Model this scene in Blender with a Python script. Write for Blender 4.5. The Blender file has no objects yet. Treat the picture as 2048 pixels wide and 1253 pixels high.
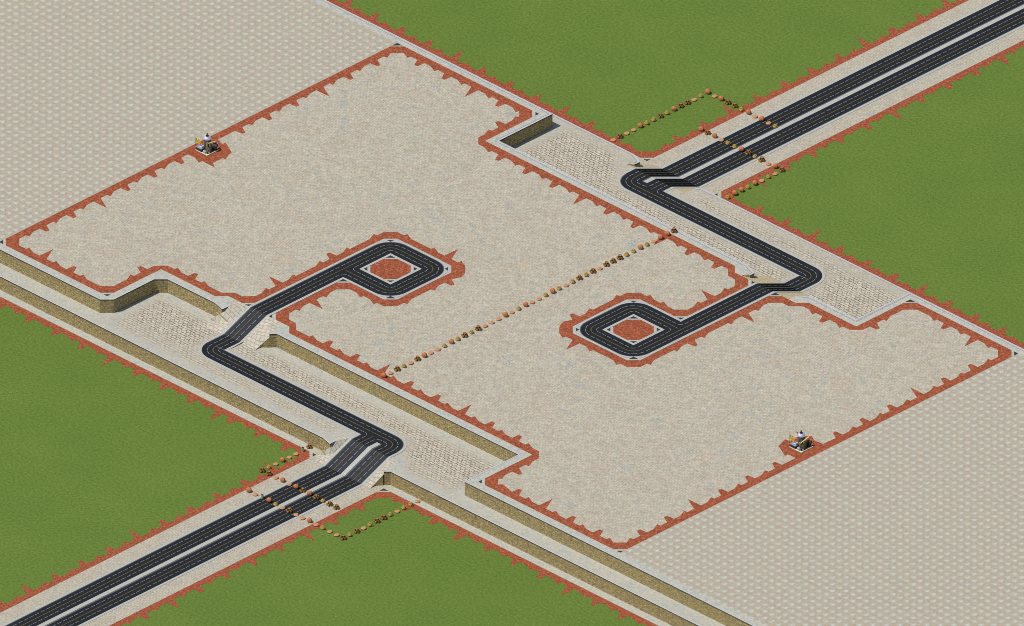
import bpy, bmesh, math, random
from mathutils import Vector
from mathutils.geometry import delaunay_2d_cdt
R = math.radians
random.seed(7)
scn = bpy.context.scene
C = scn.collection

# ------------------------------------------------------------------ camera, world, sun, exposure
CELL = 4.0                                   # one paving module, metres
PX = 13.5 * math.sqrt(2) / CELL              # photograph pixels per metre
LEV = 6.75 / PX / math.cos(R(30))            # one terrain step, metres
cd = bpy.data.cameras.new('camera'); cam = bpy.data.objects.new('camera', cd); C.objects.link(cam)
scn.camera = cam
cd.type = 'ORTHO'
cd.ortho_scale = 2048 / PX * 1.0
cd.clip_start = 1; cd.clip_end = 6000
def grid_at(px, py, lev=0):
    a = (px - 1010.5) / 13.5; b = (py - 653.5 + 6.75 * lev) / 6.75
    return (a + b) / 2, (a - b) / 2
cu, cv = grid_at(1024, 626.5, 0)
target = Vector((cu * CELL, cv * CELL, 0))
az, el = R(45), R(30)
back = Vector((math.cos(el) * math.sin(az), -math.cos(el) * math.cos(az), math.sin(el)))
cam.location = target + back * 1200
cam.rotation_euler = (R(60), 0, R(45))

SUN = Vector((-0.40, -0.917, 0)).normalized() * math.cos(R(61)) + Vector((0, 0, math.sin(R(61))))
w = bpy.data.worlds.new('World'); scn.world = w; w.use_nodes = True
nt = w.node_tree; nt.nodes.clear()
sky = nt.nodes.new('ShaderNodeTexSky'); sky.sky_type = 'NISHITA'; sky.sun_disc = False
sky.sun_elevation = R(61); sky.sun_rotation = math.atan2(SUN.x, SUN.y)
bg = nt.nodes.new('ShaderNodeBackground'); bg.inputs[1].default_value = 0.09
wo = nt.nodes.new('ShaderNodeOutputWorld')
nt.links.new(sky.outputs[0], bg.inputs[0]); nt.links.new(bg.outputs[0], wo.inputs[0])
sl = bpy.data.lights.new('sun', 'SUN'); sl.energy = 3.6; sl.angle = R(0.5); sl.color = (1, 0.96, 0.9)
sun = bpy.data.objects.new('sun', sl); C.objects.link(sun)
sun.rotation_euler = SUN.to_track_quat('Z', 'Y').to_euler(); sun.location = (0, 0, 200)
scn.view_settings.view_transform = 'Standard'; scn.view_settings.look = 'None'
scn.cycles.pixel_filter_type = 'BLACKMAN_HARRIS'; scn.cycles.filter_width = 0.9
scn.view_settings.exposure = 0; scn.view_settings.gamma = 1

# ------------------------------------------------------------------ materials
def srgb(r, g, b, k=1.0):
    f = lambda c: ((c / 255 / 12.92) if c / 255 <= .04045 else ((c / 255 + .055) / 1.055) ** 2.4)
    return (f(r) * k, f(g) * k, f(b) * k, 1)
class M:
    """small node builder; coordinates are world metres"""
    def __init__(s, name, rough=.9, spec=.2):
        s.m = bpy.data.materials.new(name); s.m.use_nodes = True
        s.t = s.m.node_tree; s.n = s.t.nodes; s.l = s.t.links
        s.b = s.n['Principled BSDF']
        s.b.inputs['Roughness'].default_value = rough
        s.b.inputs['Specular IOR Level'].default_value = spec
        s.geo = s.n.new('ShaderNodeNewGeometry').outputs['Position']
    def put(s, sock, v):
        if hasattr(v, 'is_output'): s.l.new(v, sock)
        else: sock.default_value = v
    def vec(s, scale, src=None, loc=(0, 0, 0)):
        n = s.n.new('ShaderNodeMapping'); s.put(n.inputs['Vector'], src or s.geo)
        n.inputs['Scale'].default_value = scale; n.inputs['Location'].default_value = loc
        return n.outputs[0]
    def noise(s, scale=1, detail=2, rough=.5, v=None, col=False, dist=0):
        n = s.n.new('ShaderNodeTexNoise'); s.put(n.inputs['Vector'], v or s.geo)
        n.inputs['Scale'].default_value = scale; n.inputs['Detail'].default_value = detail
        n.inputs['Roughness'].default_value = rough; n.inputs['Distortion'].default_value = dist
        return n.outputs['Color' if col else 'Fac']
    def vor(s, scale=1, v=None, out='Color', feature='F1'):
        n = s.n.new('ShaderNodeTexVoronoi'); n.feature = feature
        s.put(n.inputs['Vector'], v or s.geo); n.inputs['Scale'].default_value = scale
        return n.outputs[out]
    def math(s, op, a, b=0, clamp=False):
        n = s.n.new('ShaderNodeMath'); n.operation = op; n.use_clamp = clamp
        s.put(n.inputs[0], a); s.put(n.inputs[1], b); return n.outputs[0]
    def ramp(s, f, stops):
        n = s.n.new('ShaderNodeValToRGB'); s.put(n.inputs[0], f); e = n.color_ramp.elements
        while len(e) < len(stops): e.new(.5)
        for i, (p, c) in enumerate(stops):
            e[i].position = p; e[i].color = c if len(c) == 4 else (*c, 1)
        return n.outputs[0]
    def fac(s, f, lo, hi):
        n = s.n.new('ShaderNodeMapRange'); s.put(n.inputs[0], f)
        n.inputs[1].default_value = lo; n.inputs[2].default_value = hi; return n.outputs[0]
    def mix(s, f, a, b, mode='MIX'):
        n = s.n.new('ShaderNodeMix'); n.data_type = 'RGBA'; n.blend_type = mode
        s.put(n.inputs[0], f); s.put(n.inputs[6], a); s.put(n.inputs[7], b); return n.outputs[2]
    def xyz(s, v):
        n = s.n.new('ShaderNodeSeparateXYZ'); s.put(n.inputs[0], v); return n.outputs
    def comb(s, x, y, z=0):
        n = s.n.new('ShaderNodeCombineXYZ'); s.put(n.inputs[0], x); s.put(n.inputs[1], y); s.put(n.inputs[2], z)
        return n.outputs[0]
    def attr(s, name):
        n = s.n.new('ShaderNodeAttribute'); n.attribute_name = name; return n.outputs['Fac']
    def brick(s, v, c1, c2, mortar, w, h, msize, scale=1, bias=0, squash=1):
        n = s.n.new('ShaderNodeTexBrick'); s.put(n.inputs['Vector'], v)
        s.put(n.inputs['Color1'], c1); s.put(n.inputs['Color2'], c2); s.put(n.inputs['Mortar'], mortar)
        n.inputs['Scale'].default_value = scale; n.inputs['Mortar Size'].default_value = msize
        n.inputs['Mortar Smooth'].default_value = .3; n.inputs['Bias'].default_value = bias
        n.inputs['Brick Width'].default_value = w; n.inputs['Row Height'].default_value = h
        return n.outputs[0], n.outputs[1]
    def bump(s, h, d=.1, strength=.4):
        n = s.n.new('ShaderNodeBump'); n.inputs['Strength'].default_value = strength
        n.inputs['Distance'].default_value = d; s.put(n.inputs['Height'], h)
        s.l.new(n.outputs[0], s.b.inputs['Normal'])
    def done(s, col):
        s.put(s.b.inputs['Base Color'], col); return s.m
K = 0.76                                      # sunlit picture value -> base colour

def grain(m, amt, sz=1.0, v=None):
    """speckle a stone or a tuft across"""
    g = m.noise(sz, 2, .85, v)
    return m.ramp(g, [(.3, (1 - amt * 1.25,) * 3), (.5, (1,) * 3), (.7, (1 + amt * 1.25,) * 3)])
def courses(m, w, h, ms, dark, warp=.25, c1=(1.04, 1.01, .96, 1), c2=(.95, .97, 1, 1)):
    wv = m.noise(.45, 2, .5, col=True)
    p = m.mix(warp, m.geo, wv, 'ADD')
    return m.brick(p, c1, c2, dark, w, h, ms)
def sandy(m, k=1.):
    big = m.noise(.13, 4, .62)
    c = m.ramp(big, [(.3, srgb(209, 195, 172, K * k)), (.44, srgb(198, 189, 170, K * k)), (.54, srgb(208, 199, 178, K * k)), (.63, srgb(196, 190, 172, K * k)), (.74, srgb(190, 190, 184, K * k))])
    b, f = courses(m, 1.7, .95, .12, (.74, .73, .7, 1))
    c = m.mix(.8, c, b, 'MULTIPLY')
    c = m.mix(1, c, grain(m, .2, .95), 'MULTIPLY')
    t = m.noise(.5, 2, .6, col=True)
    return m.mix(.10, c, t, 'OVERLAY')
def paver_material():
    m = M('mixed_stone_paving')
    c = sandy(m)
    tn = m.noise(.38, 4, .7)
    tc = m.ramp(tn, [(.28, srgb(186, 186, 170, K)), (.42, srgb(206, 200, 182, K)), (.54, srgb(196, 197, 184, K)), (.66, srgb(180, 186, 186, K)), (.78, srgb(198, 194, 190, K))])
    tc = m.mix(1, tc, grain(m, .17, 1.05), 'MULTIPLY')
    c = m.mix(m.attr('trim'), c, tc)
    cb, cf = courses(m, 2.5, 1.5, .19, srgb(104, 92, 70, K), .9, srgb(224, 214, 192, K), srgb(200, 191, 172, K))
    gap = m.fac(m.noise(.55, 2, .6), .38, .54)
    pl = m.mix(1, srgb(207, 197, 179, K), grain(m, .15, 1), 'MULTIPLY')
    cb = m.mix(m.math('ADD', m.math('MULTIPLY', gap, .65), .35), pl, cb)
    cb = m.mix(1, cb, grain(m, .15, 1.1), 'MULTIPLY')
    c = m.mix(m.attr('cob'), c, cb)
    m.bump(m.noise(1.2, 2), .06, .3)
    return m.done(c)
def pattern_material():
    """the same pale star-shaped stone setting repeated in every module"""
    m = M('star_pattern_paving')
    x, y, z = m.xyz(m.geo)
    fu = m.math('FRACT', m.math('ADD', m.math('MULTIPLY', x, .25), 100.08))
    fv = m.math('FRACT', m.math('ADD', m.math('MULTIPLY', y, .25), 100.45))
    du = m.math('SUBTRACT', fu, .5); dv = m.math('SUBTRACT', fv, .5)
    s_ = m.math('ADD', du, dv); t_ = m.math('SUBTRACT', du, dv)
    tile = m.comb(fu, fv, 0)
    n1 = m.noise(4.6, 2, .7, tile)
    d = m.math('SQRT', m.math('ADD', m.math('MULTIPLY', m.math('MULTIPLY', s_, s_), 1.05), m.math('MULTIPLY', m.math('MULTIPLY', t_, t_), .5)))
    d = m.math('ADD', d, m.math('MULTIPLY', m.math('SUBTRACT', n1, .5), 1.3))
    base = m.ramp(d, [(.06, srgb(214, 213, 198, K)), (.24, srgb(206, 204, 187, K)), (.36, srgb(192, 184, 166, K)), (.52, srgb(186, 176, 160, K)), (.72, srgb(196, 182, 156, K))])
    n2 = m.noise(7, 2, .7, m.comb(fv, fu, .5))
    base = m.mix(1, base, m.ramp(n2, [(.3, (.86,) * 3), (.5, (1,) * 3), (.72, (1.1,) * 3)]), 'MULTIPLY')
    tint = m.noise(.22, 3, .7, col=True)
    base = m.mix(.08, base, tint, 'OVERLAY')
    base = m.mix(1, base, grain(m, .12, .9), 'MULTIPLY')
    return m.done(base)
def red_material():
    m = M('red_brick_rubble')
    a = m.noise(.9, 3, .7)
    c = m.ramp(a, [(.28, srgb(128, 72, 46, K)), (.43, srgb(166, 86, 56, K)), (.54, srgb(188, 98, 66, K)), (.7, srgb(210, 128, 96, K))])
    g = m.noise(1.7, 1, .5)
    c = m.mix(m.math('MULTIPLY', m.fac(g, .58, .7), .5), c, srgb(116, 94, 56, K))
    b, f = courses(m, 1.3, .8, .12, (.66, .7, .66, 1), .2, (1.05, 1, 1, 1), (.9, .92, .95, 1))
    c = m.mix(.8, c, b, 'MULTIPLY')
    c = m.mix(1, c, grain(m, .2, 1.1), 'MULTIPLY')
    m.bump(a, .08, .3)
    return m.done(c)
def grass_material():
    m = M('short_grass')
    a = m.noise(.03, 3, .6); b = m.noise(.85, 3, .85)
    c = m.ramp(a, [(.3, srgb(105, 131, 53, K)), (.5, srgb(108, 133, 54, K)), (.7, srgb(112, 136, 57, K))])
    c = m.mix(1, c, m.ramp(b, [(.3, (.6, .66, .5)), (.43, (.86, .9, .8)), (.53, (1.02, 1.02, 1.0)), (.64, (1.28, 1.2, 1.4)), (.76, (1.6, 1.4, 1.9))]), 'MULTIPLY')
    m.bump(b, .2, .2)
    return m.done(c)
def asphalt_material(name, base, spread=.012, mottle=.06):
    m = M(name, .95, .03)
    a = m.noise(.25, 3, .6, col=True)
    c = m.mix(mottle, (*base, 1), a, 'OVERLAY')
    c = m.mix(1, c, grain(m, .22, 1.0), 'MULTIPLY')
    return m.done(c)
def wall_material():
    m = M('brown_stone_masonry', .95, .1)
    x, y, z = m.xyz(m.geo)
    al = m.math('ADD', x, y)
    v = m.comb(al, m.math('MULTIPLY', z, 2.6), 0)
    n = m.noise(.6, 4, .8, v)
    c = m.ramp(n, [(.3, srgb(98, 86, 56, 1.25)), (.43, srgb(130, 116, 80, 1.25)), (.54, srgb(150, 136, 98, 1.25)), (.66, srgb(188, 174, 136, 1.25))])
    b, f = m.brick(m.comb(al, z), (1.1, 1.05, 1, 1), (.86, .89, .94, 1), (.55, .53, .5, 1), 2.2, .95, .12)
    c = m.mix(.8, c, b, 'MULTIPLY')
    low = m.noise(.2, 4, .65, m.comb(al, m.math('MULTIPLY', z, 2)))
    c = m.mix(m.math('MULTIPLY', m.fac(low, .5, .62), .35), c, srgb(166, 144, 90, 1.15))
    c = m.mix(1, c, grain(m, .3, 1.0), 'MULTIPLY')
    m.bump(n, .15, .5)
    return m.done(c)
def slab_material():
    m = M('pale_slab_paving')
    v = m.vec((1, 1, 1))
    b, f = courses(m, 2.4, 1.7, .13, srgb(168, 156, 136, K * .95), .15, srgb(222, 213, 193, K * .93), srgb(208, 201, 184, K * .93))
    c = m.mix(1, b, grain(m, .14, 1.0), 'MULTIPLY')
    t = m.noise(.3, 2, .6, col=True)
    c = m.mix(.12, c, t, 'OVERLAY')
    return m.done(c)
def plain(name, col, amt=.08, sz=1.5, rough=.8, spec=.25, metal=0):
    m = M(name, rough, spec); m.b.inputs['Metallic'].default_value = metal
    c = m.mix(1, col if len(col) == 4 else (*col, 1), grain(m, amt, sz), 'MULTIPLY')
    return m.done(c)
def joints_material(name, col):
    m = M(name)
    b, f = m.brick(m.vec((1, 1, 1)), col, tuple(c * .93 for c in col[:3]) + (1,), tuple(c * .66 for c in col[:3]) + (1,), 1.2, 1.2, .06)
    c = m.mix(1, b, grain(m, .1, 2), 'MULTIPLY')
    return m.done(c)

MT = dict(
    paver=paver_material(), star=pattern_material(), red=red_material(), grass=grass_material(),
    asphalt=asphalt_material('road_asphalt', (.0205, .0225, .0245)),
    tar=asphalt_material('fresh_black_tarmac', (.006, .006, .006)),  # darker asphalt copy: shade of the far ramps put into its colour
    worn=asphalt_material('worn_grey_asphalt', (.041, .042, .047)),  # lighter grey asphalt for the near ramps
    wall=wall_material(), slab=slab_material(),
    kerb=joints_material('pale_kerb_stone', srgb(206, 206, 198, K * .95)),
    gutter=plain('grey_gutter_stone', srgb(104, 108, 104, K)),  # thin gutter line, its grey painted as the kerb's shadow
    white=plain('white_road_paint', srgb(150, 154, 168, K), .2, 1),
    wornwhite=plain('worn_dark_paint', srgb(112, 112, 100, K), .3, 1),  # dimmed line paint, far-ramp shade put into the colour
    yellow=plain('yellow_road_paint', srgb(112, 100, 62, K), .4, .8),
    lip=plain('pale_blue_coping_stone', srgb(206, 206, 212, K), .12, .9),
    line=plain('blue_grey_joint', srgb(140, 146, 162, K), .25, .8),
    band=plain('black_bitumen_band', (.012, .011, .009), .2, 1),  # near-black strip along the wall head, under the coping
    drain=plain('dark_drain_plate', (.03, .036, .036), .15, 1),
    brownslab=plain('brown_stained_slab', srgb(196, 178, 140, .95), .22, 1.1),
)

# ------------------------------------------------------------------ object helpers
def height(u, v):
    """terrain level at a grid position along the road corridors"""
    if v <= -34: return 0
    if v < -30: return (v + 34)
    if v <= -24: return 4
    if v < -20: return 4 + (v + 24)
    if v <= 21: return 8
    if v < 25: return 8 - (v - 21)
    if v <= 31: return 4
    if v < 35: return 4 - (v - 31)
    return 0
def W(u, v, lev, dz=0):
    return Vector((u * CELL, v * CELL, lev * LEV + dz))
def link(name, bm, mat, parent=None, smooth=False):
    me = bpy.data.meshes.new(name); bm.to_mesh(me); bm.free()
    for mm in (mat if isinstance(mat, (list, tuple)) else [mat]): me.materials.append(mm)
    if smooth:
        for p in me.polygons: p.use_smooth = True
    o = bpy.data.objects.new(name, me); C.objects.link(o)
    if parent: o.parent = parent
    return o
def struct(o): o['kind'] = 'structure'; return o
def tag(o, label, cat, group=None):
    o['label'] = label; o['category'] = cat
    if group: o['group'] = group
    return o
def empty(name, loc, label, cat, group=None):
    o = bpy.data.objects.new(name, None); C.objects.link(o); o.location = loc; o.empty_display_size = 1
    return tag(o, label, cat, group)
def poly_face(bm, pts):
    vs = [bm.verts.new(p) for p in pts]
    return bm.faces.new(vs)
def even_odd(x, y, loops):
    c = False
    for lp in loops:
        for i in range(len(lp)):
            (x1, y1), (x2, y2) = lp[i - 1], lp[i]
            if (y1 > y) != (y2 > y) and x < (x2 - x1) * (y - y1) / (y2 - y1) + x1: c = not c
    return c
def filled(bm, loops, lev, dz):
    """triangulated area between closed outlines (even-odd)"""
    vs, es = [], []
    for lp in loops:
        n = len(vs); vs += [Vector(p) for p in lp]; es += [(n + i, n + (i + 1) % len(lp)) for i in range(len(lp))]
    ov, oe, of, *_ = delaunay_2d_cdt(vs, es, [], 0, 1e-5)
    nv = [bm.verts.new(W(v.x, v.y, lev, dz)) for v in ov]
    for f in of:
        cx = sum(ov[i].x for i in f) / len(f); cy = sum(ov[i].y for i in f) / len(f)
        if even_odd(cx, cy, loops):
            q = bm.faces.new([nv[i] for i in f]); q.normal_update()
            if q.normal.z < 0: q.normal_flip()
    bmesh.ops.delete(bm, geom=[v for v in bm.verts if not v.link_faces], context='VERTS')
def sheet(name, polys, mat, lev, dz, parent=None):
    """flat polygons (may be concave) at one level"""
    bm = bmesh.new()
    for pl in polys: filled(bm, [pl], lev, dz)
    return link(name, bm, mat, parent)
def clip_cell(pl, u0, u1, v0, v1):
    def cut(p, ax, lim, keep_less):
        out = []
        for i in range(len(p)):
            a, b = p[i - 1], p[i]
            ia = (a[ax] <= lim) if keep_less else (a[ax] >= lim)
            ib = (b[ax] <= lim) if keep_less else (b[ax] >= lim)
            if ia != ib:
                t = (lim - a[ax]) / (b[ax] - a[ax])
                out.append((a[0] + t * (b[0] - a[0]), a[1] + t * (b[1] - a[1])))
            if ib: out.append(b)
        return out
    for ax, lim, kl in ((0, u1, True), (0, u0, False), (1, v1, True), (1, v0, False)):
        pl = cut(pl, ax, lim, kl)
        if len(pl) < 3: return []
    return pl
def area(p): return sum(p[i - 1][0] * p[i][1] - p[i][0] * p[i - 1][1] for i in range(len(p))) / 2
def gridded(name, pieces, mat, lev, dz, weights, ulim):
    """polygon pieces cut on the module grid, carrying trim / cob weights at every vertex"""
    bm = bmesh.new()
    lt = bm.verts.layers.float.new('trim'); lc = bm.verts.layers.float.new('cob')
    for pl in pieces:
        us = [p[0] for p in pl]; vs = [p[1] for p in pl]
        for i in range(math.floor(max(min(us), -ulim)), math.ceil(min(max(us), ulim))):
            col = clip_cell(pl, i, i + 1, min(vs) - 1, max(vs) + 1)
            if len(col) < 3: continue
            cv_ = [p[1] for p in col]
            for j in range(math.floor(min(cv_)), math.ceil(max(cv_))):
                q = clip_cell(col, i, i + 1, j, j + 1)
                clean = []
                for p in q:
                    if not clean or abs(p[0] - clean[-1][0]) + abs(p[1] - clean[-1][1]) > 1e-4: clean.append(p)
                if len(clean) > 1 and abs(clean[0][0] - clean[-1][0]) + abs(clean[0][1] - clean[-1][1]) < 1e-4: clean.pop()
                if len(clean) < 3 or abs(area(clean)) < 1e-4: continue
                if area(clean) < 0: clean.reverse()
                f = []
                for p in clean:
                    b_ = bm.verts.new(W(p[0], p[1], lev, dz)); b_[lt], b_[lc] = weights(p[0], p[1]); f.append(b_)
                bm.faces.new(f)
    bmesh.ops.remove_doubles(bm, verts=bm.verts[:], dist=.002)
    return link(name, bm, mat)

# ------------------------------------------------------------------ the terraces
BIG = 130
UP_SW = [(-BIG, -30), (-30, -30), (-29, -29), (-29, -23), (-28, -22), (-21, -22), (-19.53, -22.4), (-19.47, -21.5), (-20, -20),
         (-13, -20), (-12.33, -22.59), (-11.87, -22), (24, -22), (24, -30), (BIG, -30)]
UP_NE = [(-BIG, 31), (-24, 31), (-24, 23), (12.9, 23), (14.52, 22.39), (14.55, 21.7), (14, 21.3), (14, 21),
         (21, 21), (21, 22), (21.52, 22.37), (22, 23), (29, 23), (29, 31), (BIG, 31)]
LO_SW = [(-BIG, -32), (5, -32), (6.41, -32.39), (6.39, -31.45), (6, -30), (14, -30), (14.5, -32.5), (15, -32), (BIG, -32)]
LO_NE = [(-BIG, 33), (-13.95, 33), (-12.4, 32.35), (-12.45, 31.56), (-13, 31.2), (-13, 31), (-5, 31), (-4.4, 31.7), (-4.4, 32.4), (-4, 33), (BIG, 33)]
def seg_dist(u, v, path):
    best = 1e9
    for (a, b), (c, d) in zip(path, path[1:]):
        L = (c - a) ** 2 + (d - b) ** 2
        t = max(0, min(1, ((u - a) * (c - a) + (v - b) * (d - b)) / L)) if L else 0
        best = min(best, math.hypot(u - a - t * (c - a), v - b - t * (d - b)))
    return best
ROADS4 = [[(11.5, -30), (11.5, -27.5), (-16.5, -27.5), (-16.5, -24)], [(8.5, -30), (8.5, -27.5)]]
ROADS4 += [[(1 - a, 1 - b) for a, b in p] for p in ROADS4]
sstep = lambda x, a, b: max(0., min(1., (x - a) / (b - a)))
def w_lower(u, v):
    d = min(seg_dist(u, v, UP_SW), seg_dist(u, v, UP_NE))
    e = min(seg_dist(u, v, LO_SW), seg_dist(u, v, LO_NE))
    r = min(seg_dist(u, v, p) for p in ROADS4)
    trim = max(1 - sstep(d, .9, 2.0), .8 * (1 - sstep(e, .8, 1.8))) * (1 if v < 0 or d < 1 else .7)
    if v > 23 and u > -23: trim *= .35
    cob = min(sstep(min(d, e), .9, 2.2), sstep(r, 1.3, 2.3))
    if -31 < v < -28.5: cob = min(cob, .55)
    return trim, cob
def w_upper(u, v):
    return (1.0 if seg_dist(u, v, UP_SW) < 1.6 or seg_dist(u, v, UP_NE) < 1.3 else 0.), 0.
def w_zero(u, v):
    if (-33.1 <= v <= -31) and not 4.5 < u < 15.5: return 1., 0.
    if 32 < v < 36 and not -14.5 < u < -3.5: return .6, 0.
    return 0., 0.

# ground: one sheet to the horizon, grass
g = bmesh.new(); poly_face(g, [Vector((x, y, 0)) for x, y in ((-3000, -3000), (3000, -3000), (3000, 3000), (-3000, 3000))])
struct(link('ground', g, MT['grass']))
# lower terrace, upper terrace (plaza): tops as sheets, sides are the retaining walls
struct(gridded('lower_terrace', [[*LO_SW, (BIG, 0), (-BIG, 0)], [(-BIG, 0), (BIG, 0), *reversed(LO_NE)]], MT['paver'], 4, 0, w_lower, BIG))
struct(gridded('plaza', [[*UP_SW, (BIG, 0), (-BIG, 0)], [(-BIG, 0), (BIG, 0), *reversed(UP_NE)]], MT['paver'], 8, 0, w_upper, BIG))
struct(sheet('plaza_bed', [[*UP_SW, *reversed(UP_NE)]], MT['slab'], 8, -.03))
struct(sheet('terrace_bed', [[*LO_SW, *reversed(LO_NE)]], MT['slab'], 4, -.03))
ZS = [[(-BIG, -33), (4, -33), (5, -34), (5, -BIG), (15, -BIG), (15, -34), (16, -33), (BIG, -33), (BIG, -31.7), (-BIG, -31.7)],
      [(-BIG, 35), (-15, 35), (-14, 36), (-14, BIG), (-4, BIG), (-4, 36), (-3, 35), (BIG, 35), (BIG, 32.7), (-BIG, 32.7)]]
struct(gridded('pavement', ZS, MT['paver'], 0, .02, w_zero, BIG))
struct(sheet('patterned_paving', [[(-BIG, -29), (-46, -29), (-46, 30), (-BIG, 30)]], MT['star'], 8, .02))
struct(sheet('patterned_paving', [[(46, -29), (BIG, -29), (BIG, 30), (46, 30)]], MT['star'], 8, .02))

# ------------------------------------------------------------------ toothed red brick borders
TYPES = {'A': lambda s, d, o: (o + d, s), 'B': lambda s, d, o: (-s, o - d), 'C': lambda s, d, o: (s, o + d), 'D': lambda s, d, o: (o - d, -s)}
def teeth(typ, outer, spec, shrink=0.):
    """points of the ragged side, in order of growing s"""
    pts = []
    for tok in spec.split():
        s, k = int(tok[:-1]), tok[-1]
        if k == 's': q = [(0, 1), (.05, 1.45), (1.05, 1)]
        elif k == 'b': q = [(0, 1), (.06, 1.97), (.5, 2), (1.03, 1)]
        else: q = [(0, 1), (.05, 2.95), (1.03, 1)]
        pts += [TYPES[typ](s + a, d - shrink, outer) for a, d in q]
    return pts
def rough(pts, amt=.09, step=.16):
    out = []
    for a, b in zip(pts, pts[1:]):
        L = math.hypot(b[0] - a[0], b[1] - a[1]); n = max(1, round(L / step))
        if L > 40: out.append(a); continue
        for i in range(n):
            t = i / n
            out.append((a[0] + t * (b[0] - a[0]) + random.uniform(-amt, amt), a[1] + t * (b[1] - a[1]) + random.uniform(-amt, amt)))
    return out + [pts[-1]]
rv = lambda l: list(reversed(l))
seq = lambda a, b, first='s': ' '.join(f"{i}{('sb' if first == 's' else 'bs')[((i - a) // 2) % 2]}" for i in range(a, b + 1, 2))

# main ring round the plaza, clockwise from the west corner (outer edge)
outer = [(-46, -28), (-46, 29), (-45, 30), (-26, 30), (-25, 29), (-25, 22), (12, 22), (13, 21), (15, 21), (16, 20),
         (16, 11), (15, 10)]
inner = [(-45, -27)]
inner += teeth('A', -46, '-26s -24b -22s -20b -18s -16l -14s -12b -10s -8b -6s -4b')
inner += [(-45, -2), (-43.9, -2), (-42.96, -2.45), (-42.94, -1.96), (-41.83, -1.95), (-41.08, -1.95), (-41.86, -1.46), (-41.9, 0), (-41.48, .05),
          (-41.95, 1.02), (-41.95, 1.47), (-43.9, 2.5), (-44.02, 2.05), (-45, 2.45)]
inner += teeth('A', -46, '5b 7s 9b 11s 13b 15s 17l 19s 21b 23s 25b 27s') + [(-45, 28), (-44, 29)]
inner += rv(teeth('B', 30, '29b 31s 33l 35s 37b 39s 41b 43s')) 
inner += [(-27.9, 29), (-27, 28.5), (-26.92, 28.95), (-26, 28), (-26.4, 27.9), (-26, 27)]
inner += teeth('D', -25, '-26b -24s') + [(-26, 22), (-25, 21)]
inner += rv(teeth('B', 22, '-11b -9s -7b -5s -3l -1s 1b 3s 5b 7s 9l 11s 13b 15s 17b 19s 21b 23s'))
inner += [(12, 21), (13, 20), (14, 20), (15, 19)]
inner += teeth('D', 16, '-18s -16l -14s') + [(15, 12), (14, 11)]
# right loop, outer side
loopR_outer = [(10, 10), (9, 9), (9, 1), (10, 0), (18, 0), (19, 1), (19, 20), (20, 21), (22, 21), (23, 22), (30, 22), (30, 29), (31, 30),
               (45, 30), (46, 29), (46, -28), (45, -29), (26, -29), (25, -28), (25, -21), (-11, -21), (-12, -20), (-14, -20), (-15, -19), (-15, -10), (-14, -9)]
loopR_inner = rv(teeth('C', 10, '10s 12s')) + [(9, 11), (8, 10)]
loopR_inner += teeth('D', 9, '-9s -5s -3b') + [(7.57, 1.05), (7.9, .2), (8.2, -.2), (8.9, -.93), (9.92, -1.43), (10, -1)]
loopR_inner += rv(teeth('B', 0, '-18s -14s -12l')) + [(19, -1), (20, 0)]
loopR_inner += teeth('A', 19, '1s 5s 7b 9s 13s 15l 17s') + [(20, 19), (21, 20), (22, 20), (23, 21)]
loopR_inner += rv(teeth('B', 22, '-29s -27b -25s')) + [(30, 21), (31, 22)]
loopR_inner += teeth('A', 30, '23b 25s') + [(31, 28), (32, 29)]
loopR_inner += rv(teeth('B', 30, '-43s -41l -39s -37b -35s')) + [(44, 29), (45, 28)]
loopR_inner += teeth('D', 46, '-27s -25b -23s -21b -19s -17l -15s -13b -11s -9b -7s -5b')
loopR_inner += [(45, 3.92), (44.95, 2.17), (44.36, 2.06), (43.78, 2.02), (42.9, 2.48), (42.6, 2.03), (41.05, 2.0), (41.98, 1.47), (42.05, .1), (41.44, .02),
                (41.94, -1.47), (43.88, -2.44), (43.91, -2), (45, -2)]
loopR_inner += teeth('D', 46, '4b 6s 8b 10s 12b 14s 16l 18s 20b 22s 24b 26s') + [(45, -27), (44, -28)]
loopR_inner += rv(teeth('C', -29, '29b 31s 33l 35s 37b 39s 41b 43s')) + [(27.2, -27.55), (26.87, -27.95), (26, -27), (26.36, -26.85), (26, -26.1)]
loopR_inner += teeth('A', 25, '-25b -23s') + [(26, -21), (25, -20)]
loopR_inner += rv(teeth('C', -21, '-9s -7b -5s -3b -1s 1l 3s 5b 7s 9b 11s 13l 15s 17b 19s 21b 23s'))
loopR_inner += [(-11, -20), (-12, -19), (-13, -19), (-14, -18)] + teeth('A', -15, '-17s -15l -13s') + [(-14, -11), (-13, -10)]
loopL_outer = [(-9, -9), (-8, -8), (-8, 0), (-9, 1), (-17, 1), (-18, 0), (-18, -19), (-19, -20), (-21, -20), (-22, -21), (-30, -21), (-30, -28), (-31, -29), (-45, -29), (-46, -28)]
loopL_inner = rv(teeth('B', -9, '9s 11s')) + [(-8, -10), (-7, -9)]
loopL_inner += teeth('A', -8, '-8s -4s -2b') + [(-6.54, .08), (-6.9, .95), (-7.6, 1.7), (-8.02, 2.06), (-8.94, 2.45), (-9.02, 2)]
loopL_inner += rv(teeth('C', 1, '-17s -13s -11l')) + [(-18, 2), (-19, 1)]
loopL_inner += teeth('D', -18, '0s 4s 6b 8s 12s 14l 16s') + [(-19, -18), (-20, -19), (-21, -19), (-22, -20)]
loopL_inner += rv(teeth('C', -21, '-29s -27b -25s')) + [(-30, -20), (-31, -21)]
loopL_inner += teeth('D', -30, '22b 24s') + [(-31, -27), (-32, -28)]
loopL_inner += rv(teeth('C', -29, '-43s -41l -39s -37b -35s')) + [(-44, -28), (-45, -27)]
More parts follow.
